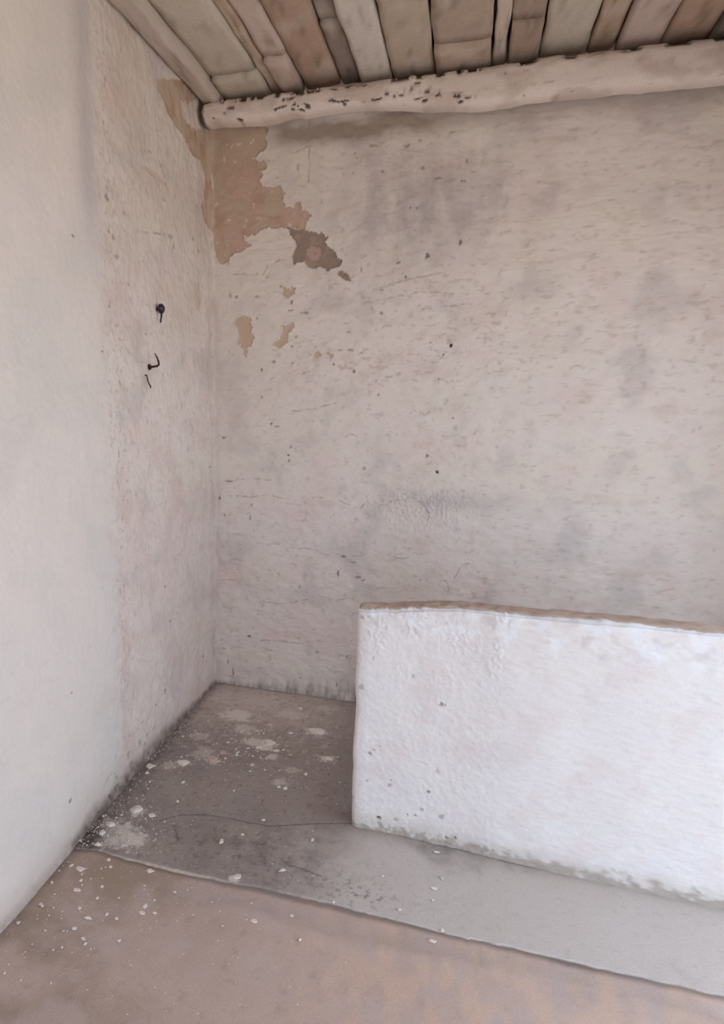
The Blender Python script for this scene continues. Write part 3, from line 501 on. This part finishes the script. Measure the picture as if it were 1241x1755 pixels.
    fl = link(bpy.data.objects.new('floor', mesh_from_arrays('floor', co, grid_quads(len(xs), len(ys)), M_FLOOR, c)), kind='structure')
    s = link(bpy.data.objects.new('raised_slab', slab), fl)
    s['label'] = 'grey concrete slab a small step above the reddish floor'
    return fl
build_floor()

# ================================================================== remaining shell: ceiling, right and front wall, ground outside
def shell_box(name, boxes, mat, tint=None, kind='structure', parent=None):
    bm = bmesh.new()
    for lo, hi in boxes:
        box_bm(bm, lo, hi)
    o = obj_bm(name, bm, mat, parent, **({'kind': kind} if kind else {}))
    a = o.data.attributes.new('tint', 'FLOAT_COLOR', 'POINT')
    for d in a.data:
        d.color = (*(tint if tint is not None else WHITE), 1)
    return o
H = 2.86
shell_box('wall_right', [((RX, DY-.2, -.05), (RX+.22, RY0, H)), ((RX, RY1, -.05), (RX+.22, D+.2, H)), ((RX, RY0, RZ), (RX+.22, RY1, H))], M_WALL)
shell_box('wall_front', [((-.25, DY-.2, -.05), (DX0, DY, H)), ((DX1, DY-.2, -.05), (RX, DY, H)), ((DX0, DY-.2, DZ), (DX1, DY, H))], M_WALL)
shell_box('ceiling', [((-.25, DY-.2, 2.86), (RX+.22, D+.2, 2.96))], M_BOARD, lin(150, 132, 116))
ceil = bpy.data.objects['ceiling']
g = bpy.data.meshes.new('ground'); g.from_pydata([(-14, -16, -.06), (16, -16, -.06), (16, 16, -.06), (-14, 16, -.06)], [], [(0, 1, 2, 3)])
g.materials.append(M_OUT); link(bpy.data.objects.new('ground', g), kind='structure')

# ceiling boards: each a plank of its own, running from the back wall towards the door
BT = 2.745
def plank(name, x0, x1, y0, y1, z0, th, c, seed, tilt=0., parent=None, mat=None, sag=.004, **props):
    rng = np.random.RandomState(seed)
    nx = 9; ny = max(6, int((y1-y0)/.05))
    us = np.linspace(0, 1, nx); vs = np.linspace(0, 1, ny)
    U, Vv = np.meshgrid(us, vs, indexing='ij'); u = U.ravel(); t = Vv.ravel()
    yy = y0+(y1-y0)*t
    wob0 = .007*perlin(yy/.17, yy*0+seed, seed); wob1 = .007*perlin(yy/.21, yy*0+seed+9, seed+1)
    xx = (x0+wob0)*(1-u)+(x1+wob1)*u
    rnd = .006*np.maximum(0, np.abs(u-.5)*2-.75)*4
    zb = z0+tilt*(u-.5)+rnd+sag*perlin(yy/.3, u*2+seed, seed)+.002*perlin(xx/.03, yy/.05, seed+4)
    co_b = np.stack((xx, yy, zb), -1); co_t = np.stack((xx, yy, np.full(xx.shape, z0+th)), -1)
    cc = np.broadcast_to(np.array(c), co_b.shape).copy()
    cc = mix(cc, np.array(c)*.55, sstep(.1, .5, fbm(xx, yy, .07, seed, 4, .6, .5, 2.))*.7)
    cc = mix(cc, lin(205, 192, 180), sstep(.05, .5, fbm(xx, yy, .12, seed+3, 3))*.5)
    n = len(xx); q = grid_quads(nx, ny); i = np.arange(n).reshape(nx, ny)
    ring = np.concatenate((i[:, 0], i[-1, 1:], i[-2::-1, -1], i[0, -2:0:-1]))
    r2 = np.roll(ring, -1)
    side = np.stack((ring, r2, r2+n, ring+n), -1)
    q = np.concatenate((q[:, ::-1], q+n, side))
    me = mesh_from_arrays(name, np.concatenate((co_b, co_t)), q, mat or M_BOARD, np.concatenate((cc, cc)), smooth=False)
    return link(bpy.data.objects.new(name, me), parent, **props)

tones = [(196, 186, 170), (184, 162, 142), (198, 178, 166), (176, 150, 132), (140, 128, 120), (208, 198, 188), (188, 174, 156), (178, 160, 144), (200, 186, 172), (164, 144, 130)]
rng = random.Random(5); x = .105; k = 0
while x < RX-.02:
    w = [.205, .045, .10, .155, .085, .13, .17][k % 7]+(rng.uniform(-.015, .02) if k > 6 else 0)
    ysplit = [2.78, None, 2.70, None, 2.55, None, 2.3][k % 7]
    tone = np.array(lin(*tones[k % 10]))
    dz = [.004, .022, .010, .026, .034, .008, .018][k % 7]
    x1 = min(x+w, RX-.004)
    if ysplit:
        plank('ceiling_board', x, x1-.008, ysplit+.012, D-.005, BT+dz-.004, .07, tone*.9+.1*np.array(lin(170, 140, 110)), 300+k, .004, ceil)
        plank('ceiling_board', x, x1-.008, DY+.01, ysplit, BT+dz+.012, .06, tone, 360+k, -.003, ceil)
    else:
        plank('ceiling_board', x, x1-.008, DY+.01, D-.005, BT+dz, .07, tone, 300+k, .004, ceil)
    x = x1; k += 1
rf = plank('rafter', .012, .098, DY+.02, D-.02, 2.722, .11, lin(196, 182, 170), 401, -.012, None, M_BEAM, .006)
rf['label'] = 'whitewashed rafter running along the top of the wall with hooks, over the beam end'; rf['category'] = 'rafter'

# ================================================================== beam along the back wall
def build_beam():
    xs = axis((.018, 1.35, .004), (1.35, RX-.01, .012)); nk = 64
    bx = np.array([p[0] for p in beam_bottom]); bz = np.array([p[1] for p in beam_bottom])
    zb = np.interp(xs, bx, bz)+.004*np.sin((xs-1.13)*4)*(xs > 1.13)
    zt = np.interp(xs, [.02, 3.2], [2.726, 2.742])+.003*fbm(xs, xs*0, .2, 501, 2)
    k = np.linspace(0, 2*np.pi, nk, endpoint=False)
    cs = np.cos(k); sn = np.sin(k)
    n = 3.2                                                   # squarish, rounded section
    ry = np.sign(cs)*np.abs(cs)**(2/n); rz = np.sign(sn)*np.abs(sn)**(2/n)
    zc = (zb+zt)/2; hh = (zt-zb)/2; yd = .055
    X = np.repeat(xs[:, None], nk, 1); K = np.repeat(k[None], len(xs), 0)
    Y = (D-.025-yd)-ry[None]*yd; Z = zc[:, None]+rz[None]*hh[:, None]
    u = X.ravel(); y = np.repeat(Y, len(xs), 0).ravel(); z = Z.ravel(); s = (np.repeat(rz[None], len(xs), 0).ravel()+1)*.055
    front = (np.cos(K.ravel()) > -.2)
    d = .008*fbm(u, z, .14, 503, 3, .5, 2., 1.)+.0028*fbm(u, z, .03, 505, 3, .55, 2.5, 1.)
    pit = np.zeros(u.shape)
    for i, (px, pz) in enumerate(pits_beam):
        rx = .006+.012*((i*37) % 10)/10; rz_ = .0035+.0025*((i*53) % 10)/10
        a = ((i*71) % 10-5)*.05
        m = (abs(u-px) < 4*rx) & (abs(z-pz) < 6*rz_)
        dx = u[m]-px; dz = z[m]-pz-a*dx*1.5
        q = np.hypot(dx/rx, dz/rz_)+.6*fbm(u[m], z[m], .009, 507, 2)
        pit[m] = np.maximum(pit[m], 1-sstep(.55, 1.2, q))
    px2 = sstep(.56, .68, fbm(u, z, .022, 509, 3, .55, 2.2, 1.))*(u > 1.14)
    pit = np.maximum(pit, px2)*front
    ctop = sstep(.032, .010, zt.repeat(nk)-z)*front                   # frayed bark at the upper arris
    fr = sstep(.05, .2, fbm(u, z*0, .07, 511, 3)+.25*fbm(u, z, .012, 512, 3))*ctop*(u > .09)
    d = d-.007*pit-.008*fr
    ny = -cs; nz = sn
    y = y+np.tile(ny, len(xs))*d; z = z+np.tile(nz, len(xs))*d
    c = np.broadcast_to(lin(226, 212, 202), u.shape+(3,)).copy()
    c = mix(c, lin(198, 180, 168), sstep(-.05, .4, fbm(u, z, .08, 513, 4, .5, 2.5, 1.))*.7)
    c = mix(c, lin(184, 166, 150), sstep(.55, .98, np.tile(rz, len(xs)))*.3)
    c = mix(c, lin(150, 128, 112), sstep(.42, .6, fbm(u, z, .03, 515, 3, .6, 3., 1.))*.4)
    c = mix(c, lin(58, 44, 38), pit*.92); c = mix(c, lin(50, 40, 36), fr*.9)
    c = mix(c, lin(60, 46, 40), sstep(.034, .022, u+.01*fbm(u, z, .02, 517, 3))*.9)
    co = np.stack((u, y, z), -1)
    i = np.arange(len(xs)*nk).reshape(len(xs), nk); j = np.roll(i, -1, 1)
    q = np.stack((i[:-1], i[1:], j[1:], j[:-1]), -1).reshape(-1, 4)
    # end caps as quad fans over paired vertices
    caps = []
    for e, f in ((0, 1), (len(xs)-1, -1)):
        for a in range(nk//2-1):
            r = [i[e, a], i[e, a+1], i[e, nk-2-a], i[e, nk-1-a]]
            caps.append(r[::f])
    q = np.concatenate((q, np.array(caps)))
    me = mesh_from_arrays('beam', co, q, M_BEAM, c)
    o = link(bpy.data.objects.new('beam', me))
    o['label'] = 'whitewashed timber beam with dark worm pits, along the top of the back wall'; o['category'] = 'beam'
build_beam()

# ================================================================== low wall in front of the back wall
LX0, LX1, LY, LT = .889, RX-.01, 2.068, .088
def lw_front(x):
    return LY-.06*(x-LX0)*sstep(0, .5, x-LX0)
def lw_top(x):
    return .800+.038*sstep(0, .36, x-LX0)+.012*sstep(.3, .9, x-LX0)
def build_low_wall():
    root = bpy.data.objects.new('low_wall', None); root.location = (1.65, 2.1, 0); link(root)
    root['label'] = 'waist-high whitewashed masonry partition standing on the concrete slab'; root['category'] = 'partition wall'
    # body wraps: back bottom > back top > front top > front bottom, with the left end closed
    xs = axis((LX0, 1.36, .0038), (1.36, LX1, .012)); nu = len(xs)
    prof = np.concatenate((np.linspace(0, 1, 60), 1+np.linspace(0, 1, 22)[1:], 2+np.linspace(0, 1, 205)[1:]))
    X, P = np.meshgrid(xs, prof, indexing='ij'); x = X.ravel(); p = P.ravel()
    top = lw_top(x)+.004*fbm(x, x*0, .06, 601, 3)
    yf = lw_front(x); yb = yf+LT
    a = np.clip(p, 0, 1); b = np.clip(p-1, 0, 1); f = np.clip(p-2, 0, 1)
    y = yb+(yf-yb)*b; z = np.where(p <= 1, a*top, np.where(p <= 2, top, top*(1-f)))
    z = z-.012*(1-f)*0
    # rounded arrises
    ra = .012
    dz = np.clip(1-(top-z)/ra, 0, 1); s = np.where(p <= 1, -1, np.where(p >= 2, 1, 0))
    y = y+s*ra*.55*dz**2
    z = z-np.where((p > 1) & (p < 2), ra*.5*(np.clip(1-b*LT/ra, 0, 1)**2+np.clip(1-(1-b)*LT/ra, 0, 1)**2), ra*.5*dz**2*(p != 1.5))
    h = .004*fbm(x, z, .22, 603, 2)+.0012*fbm(x, z, .06, 605, 4)+.0009*fbm(x, z, .018, 607, 3)
    lump = sstep(.45, 1., 1-np.abs(fbm(x, z, .035, 609, 3))*2.4)
    zone = sstep(.55, .72, z)*sstep(-.15, .25, fbm(x, z, .12, 611, 2))
    h = h+.0026*lump*zone+.0008*lump
    h = h+.004*sstep(.025, .0, top-z+.012*fbm(x, x*0, .05, 613, 3))*(p > 2)     # rim of thick wash
    sp = spots_field(x, z, [(q[0], q[1], q[2], q[2], q[3]) for q in spots_lowwall])*(p > 2)
    h = h-.004*sp
    foot = .05+.025*fbm(x, x*0, .05, 615, 4)+.03*sstep(1., 1.25, x)
    ft = sstep(foot+.01, foot-.01, z)*(p > 2)
    rag = fbm(x, z, .02, 617, 3)
    h = h+(.004*rag-.003)*sstep(.06, .0, z)*(p > 2)
    nrm = np.where(p <= 1, 1., np.where(p >= 2, -1., 0.))
    y = y+nrm*h; z = z+np.where((p > 1) & (p < 2), h, 0)
    # slightly wavy left edge
    ze = z/.8
    lean = -.004*(1-ze)*0+.0045*fbm(z, z*0, .16, 619, 3)+.003*np.exp(-((ze-.3)/.1)**2)*-1
    x3 = x+(lean-.003*ze)*sstep(.12, 0, x-LX0)
    # round the front-left arris
    el = np.clip(1-(x-LX0)/.014, 0, 1); y = y+np.where(p >= 2, 1, np.where(p <= 1, -1, 0))*.008*el**2
    c = np.broadcast_to(lin(232, 229, 228), x.shape+(3,)).copy()
    c = mix(c, lin(228, 220, 219), sstep(0, .45, fbm(x, z, .14, 621, 4))*.7)
    c = mix(c, lin(228, 228, 231), sstep(0, .45, fbm(x, z, .2, 623, 4))*.35)
    c = mix(c, lin(206, 202, 202), sstep(.3, .6, fbm(x, z, .03, 625, 4, .6))*.3)
    c = mix(c, lin(200, 194, 194), lump*0+sstep(.7, .76, z)*sstep(.1, .4, fbm(x, z, .05, 627, 3))*.45)
    c = mix(c, lin(237, 239, 243), sstep(.70, .78, z)*sstep(.0, .25, fbm(x, z, .09, 628, 3))*.8)
    c = mix(c, lin(210, 196, 192), sstep(LX0+.05, LX0+.01, x)*.5)
    # dirty foot where the wash ends raggedly above the slab
    gr = sstep(.10, .02, z+.03*fbm(x, z, .06, 629, 4))*(p > 2)
    c = mix(c, lin(196, 190, 178), gr*.5)
    dt = sstep(.032, .004, z+.05*fbm(x, z, .035, 631, 4, .6)-.012*sstep(1., 1.25, x))*(p > 2)
    c = mix(c, lin(166, 155, 144), np.clip(dt, 0, 1)*.75)
    c = mix(c, np.array(SPECK)*.6, np.clip(sp, 0, 1)*.9); c = mix(c, HOLE, sstep(.88, .96, sp))
    co = np.stack((x3-1.65, y-2.1, z), -1)
    q = grid_quads(nu, len(prof))
    n0 = len(co)
    # left end cap: strips between the front and back columns
    npf = len(prof); idx = np.arange(nu*npf).reshape(nu, npf)
    colf = idx[0][prof >= 2]; colb = idx[0][prof <= 1]
    # resample the back column to the front column
    zf = co[colf][:, 2]; jb = np.array([colb[np.argmin(np.abs(co[colb][:, 2]-zz))] for zz in zf])
    cap = np.stack((colf[:-1], colf[1:], jb[1:], jb[:-1]), -1)
    cap = cap[(cap[:, 2] != cap[:, 3])]
    body = mesh_from_arrays('body', co, np.concatenate((q, cap)), M_LOW, c)
    body.validate()
    o = link(bpy.data.objects.new('masonry_body', body), root)
    # brown clay cap on the top face, behind the rim of wash
    xs = axis((LX0+.006, 1.36, .006), (1.36, LX1, .02)); ts = np.linspace(0, 1, 15)
    X, T = np.meshgrid(xs, ts, indexing='ij'); x = X.ravel(); t = T.ravel()
    y = lw_front(x)+.010+.006*fbm(x, x*0, .05, 641, 3)+t*(LT-.012)
    z = lw_top(x)-.002+.010*np.sin(np.pi*np.clip(t*1.0, 0, 1))**.6+.0035*fbm(x, y, .04, 643, 3)
    z = z-.016*((t == 0) | (t == 1))
    c = np.broadcast_to(lin(190, 168, 154), x.shape+(3,)).copy()
    c = mix(c, lin(204, 186, 172), sstep(-.1, .4, fbm(x, y, .05, 645, 4))*.8)
    c = mix(c, lin(168, 142, 126), sstep(.1, .5, fbm(x, y, .03, 647, 4))*.7)
    co = np.stack((x-1.65, y-2.1, z), -1)
    o = link(bpy.data.objects.new('coping', mesh_from_arrays('coping', co, grid_quads(len(xs), len(ts)), M_EARTH, c)), root)
    o['label'] = 'brown worn clay coping along the top'
build_low_wall()

# ================================================================== iron things in the left wall
def wall_h():
    return .004
t = bpy.data.objects.new('wall_peg', None); t.location = (0, 2.449, 1.818); link(t)
t['label'] = 'black round-headed iron peg with a short hanging stem, highest on the wall'; t['category'] = 'peg'
bm = bmesh.new(); tube_bm(bm, [(-.01, 0, 0), (.004, 0, 0), (.016, 0, 0)], [.008, .008, .008], 12)
obj_bm('shank', bm, M_IRON, t, True)
bm = bmesh.new()
tube_bm(bm, [(.014, 0, .001), (.0145, 0, .001), (.018, 0, .001), (.026, 0, .002), (.032, 0, .002), (.034, 0, .002)], [.005, .0165, .020, .0185, .012, .004], 9)
obj_bm('head', bm, M_IRON, t)
bm = bmesh.new(); tube_bm(bm, [(.022, .002, -.008), (.021, 0, -.03), (.019, -.004, -.05), (.019, -.004, -.052)], [.0042, .0036, .0036, .002], 10)
obj_bm('stem', bm, M_IRON, t, True)
t = bpy.data.objects.new('bent_nail', None); t.location = (.002, 2.375, 1.594); link(t)
t['label'] = 'rusty nail bent upwards in a hook, below the round-headed peg'; t['category'] = 'nail'
bm = bmesh.new()
tube_bm(bm, [(-.012, 0, 0), (.004, 0, 0), (.02, 0, .002), (.033, 0, .004), (.039, -.001, .009), (.040, -.003, .018), (.036, -.006, .034), (.028, -.009, .050), (.026, -.009, .053)],
        [.0042, .0042, .0040, .0040, .0040, .0038, .0032, .0020, .0008], 10)
obj_bm('shank', bm, M_RUST, t, True)
bm = bmesh.new()
tube_bm(bm, [(-.004, 0, 0), (.002, 0, 0), (.006, .001, 0), (.008, 0, 0)], [.012, .0105, .006, .003], 9)
obj_bm('rust_collar', bm, M_RUST, t)
t = bpy.data.objects.new('wire_stub', None); t.location = (.002, 2.343, 1.537); link(t)
t['label'] = 'thin dark wire stub curling out of the wall under the bent nail'; t['category'] = 'wire'
bm = bmesh.new()
tube_bm(bm, [(-.008, -.003, .026), (.004, -.003, .025), (.006, -.002, .012), (.007, .001, 0), (.010, .005, -.010), (.013, .009, -.017), (.011, .009, -.024)],
        [.0026, .0026, .0024, .0024, .0024, .0028, .0018], 8)
obj_bm('wire', bm, M_RUST, t, True)

# ================================================================== plaster flakes lying on the floor, one object each
def flake_mesh(rx, ry, seed, curl=False, lump=False):
    rng = random.Random(seed); bm = bmesh.new()
    n = rng.choice((6, 7, 8, 9)); th = .0022+.25*min(rx, ry)*(1.0 if lump else .16)
    ang = sorted(2*math.pi*(i+rng.uniform(-.42, .42))/n for i in range(n))
    rad = [rng.uniform(.55, 1.2) for _ in range(n)]
    warp = rng.uniform(-.15, .25)/max(rx, .004)*min(rx, .02)
    def zz(x, y):
        return warp*(x/rx)**2*rx*.35+(.45*rx*(x/rx)**2 if curl else 0)
    rings = []
    for f, z in ((1., 0.), (1.03, th*.55), (.86, th), (.4, th*(1.35 if lump else 1.06))):
        r = []
        for a, q in zip(ang, rad):
            x = rx*q*f*math.cos(a); y = ry*q*f*math.sin(a)
            r.append(bm.verts.new((x, y, z+zz(x, y)+rng.uniform(-.05, .05)*th*(f < 1))))
        rings.append(r)
    for r0, r1 in zip(rings, rings[1:]):
        for k in range(n):
            bm.faces.new((r0[k], r0[(k+1) % n], r1[(k+1) % n], r1[k]))
    bm.faces.new(rings[0][::-1]); bm.faces.new(rings[-1])
    return bm

def floor_z(x, y):
    return -DROP if y < float(np.interp(x, sx, sy))-.004 else 0.
for i, (x, y, rx, ry, label) in enumerate(flakes):
    lump = 'lump' in label or 'clump' in label or 'pebble' in label or 'stone' in label
    mat = M_FLAKE_PINK if 'pinkish' in label else (M_FLAKE_GREY if ('lump' in label or 'grey flake' in label or 'clump' in label or 'dusty' in label) else M_FLAKE)
    bm = flake_mesh(rx, ry, 700+i, 'curl' in label, lump)
    name = 'paint_curl' if 'paint curl' in label and 'curved white' in label else ('stone_chip' if 'stone chip' in label else 'plaster_flake')
    o = obj_bm(name, bm, mat)
    o.location = (x, y, floor_z(x, y)+.0008)
    o.rotation_euler = (0, 0, random.Random(i).uniform(-.35, .35))
    o['label'] = label; o['category'] = 'flake' if name == 'plaster_flake' else ('chip' if name == 'stone_chip' else 'curl')
    o['group'] = 'plaster flakes on the reddish floor' if y < 1.686 else 'plaster flakes on the concrete slab'

# small chips that nothing tells apart: one made with its shape, then copied
def chips(name, n, label, group, pick, seed):
    rng = random.Random(seed); protos = []
    for k in range(6):
        bm = flake_mesh(.0065, .0042, seed+k); bmesh.ops.recalc_face_normals(bm, faces=bm.faces)
        me = bpy.data.meshes.new(name); bm.to_mesh(me); bm.free(); me.materials.append(M_FLAKE if k % 3 else M_FLAKE_GREY); protos.append(me)
    for k in range(n):
        x, y, z = pick(rng)
        o = link(bpy.data.objects.new(name, protos[k % 6]))
        sc = rng.uniform(.55, 1.35)
        o.location = (x, y, z+.0008); o.scale = (sc, sc*rng.uniform(.8, 1.2), sc); o.rotation_euler = (0, 0, rng.uniform(0, 6.28))
        o['label'] = label(x, y); o['category'] = 'chip'; o['group'] = group if isinstance(group, str) else group(x, y)
def rubble(rng):
    while True:
        x, y = rng.gauss(.34, .13), rng.gauss(2.48, .16)
        if .06 < x < .78 and 2.1 < y < 2.9 and all(math.hypot(x-f[0], y-f[1]) > f[2]+.008 for f in flakes):
            return x, y, 0
def corner(rng):
    while True:
        x, y = abs(rng.gauss(.02, .16))+.03, rng.uniform(1.33, 1.66)
        if all(math.hypot(x-f[0], y-f[1]) > f[2]+.008 for f in flakes):
            return x, y, -DROP
def zone(x, y):
    return 0 if x < .24 else (2 if x > .47 else (1 if y > 2.48 else 3))
zone_label = ('small whitish chip in the rubble, on the side of the left wall', 'small whitish chip in the rubble, behind the largest jagged flake',
              'small whitish chip in the rubble, on the side of the low wall', 'small whitish chip in the rubble, in front of the largest jagged flake')
zone_group = ('rubble chips beside the left wall', 'rubble chips behind the jagged flake', 'rubble chips beside the low wall', 'rubble chips before the jagged flake')
chips('plaster_chip', 46, lambda x, y: zone_label[zone(x, y)], lambda x, y: zone_group[zone(x, y)], rubble, 900)
chips('plaster_chip', 20, lambda x, y: 'tiny pale chip scattered over the corner of the reddish floor', 'tiny chips on the reddish floor', corner, 950)

# crumbs and dust too small to count: one object
def crumbs():
    rng = np.random.RandomState(9); vs = []; fs = []
    def add(x, y, z, r):
        b = len(vs); a0 = rng.uniform(0, 6.28)
        for k in range(4):
            a = a0+k*1.57+rng.uniform(-.4, .4); q = r*rng.uniform(.6, 1.2)
            vs.append((x+q*math.cos(a), y+q*math.sin(a), z))
        vs.append((x+r*rng.uniform(-.3, .3), y+r*rng.uniform(-.3, .3), z+r*rng.uniform(.5, .9)))
        for k in range(4):
            fs.append((b+k, b+(k+1) % 4, b+4))
        fs.append((b+3, b+2, b+1, b))
    for x, y, r, s in dust_floor:                             # around the rubble
        for _ in range(int(52*s*r/.03)):
            px = x+rng.normal()*r*1.3; py = y+rng.normal()*r*1.1
            if .02 < px < .87 and 1.71 < py < 3.0:
                add(px, py, .001, abs(rng.normal())*.0019+.0009)
    for _ in range(620):                                      # thinly over the slab
        px = rng.uniform(.02, 1.0)**1.15; py = rng.uniform(1.71, 3.0)
        if not (px > .87 and py > 2.04):
            add(px, py, .001, abs(rng.normal())*.0013+.0008)
    for _ in range(60):
        add(rng.uniform(.9, 1.35), rng.uniform(1.7, 2.0), .001, abs(rng.normal())*.0012+.0008)
    for _ in range(330):
        px = abs(rng.normal())*.45+.02; py = rng.uniform(1.2, 1.67)
        if px < 1.6:
            add(px, py, -DROP+.001, abs(rng.normal())*.0015+.0009)
    for _ in range(260):                                      # along the foot of the left wall
        py = rng.uniform(1.68, 2.6); add(.015+abs(rng.normal())*.045, py, .001, abs(rng.normal())*.0018+.001)
    me = bpy.data.meshes.new('plaster_crumbs'); me.from_pydata(vs, [], fs); me.materials.append(M_DUST)
    o = link(bpy.data.objects.new('plaster_crumbs', me))
    o['kind'] = 'stuff'; o['label'] = 'fine white plaster crumbs and dust scattered over both floors'; o['category'] = 'crumbs'
crumbs()
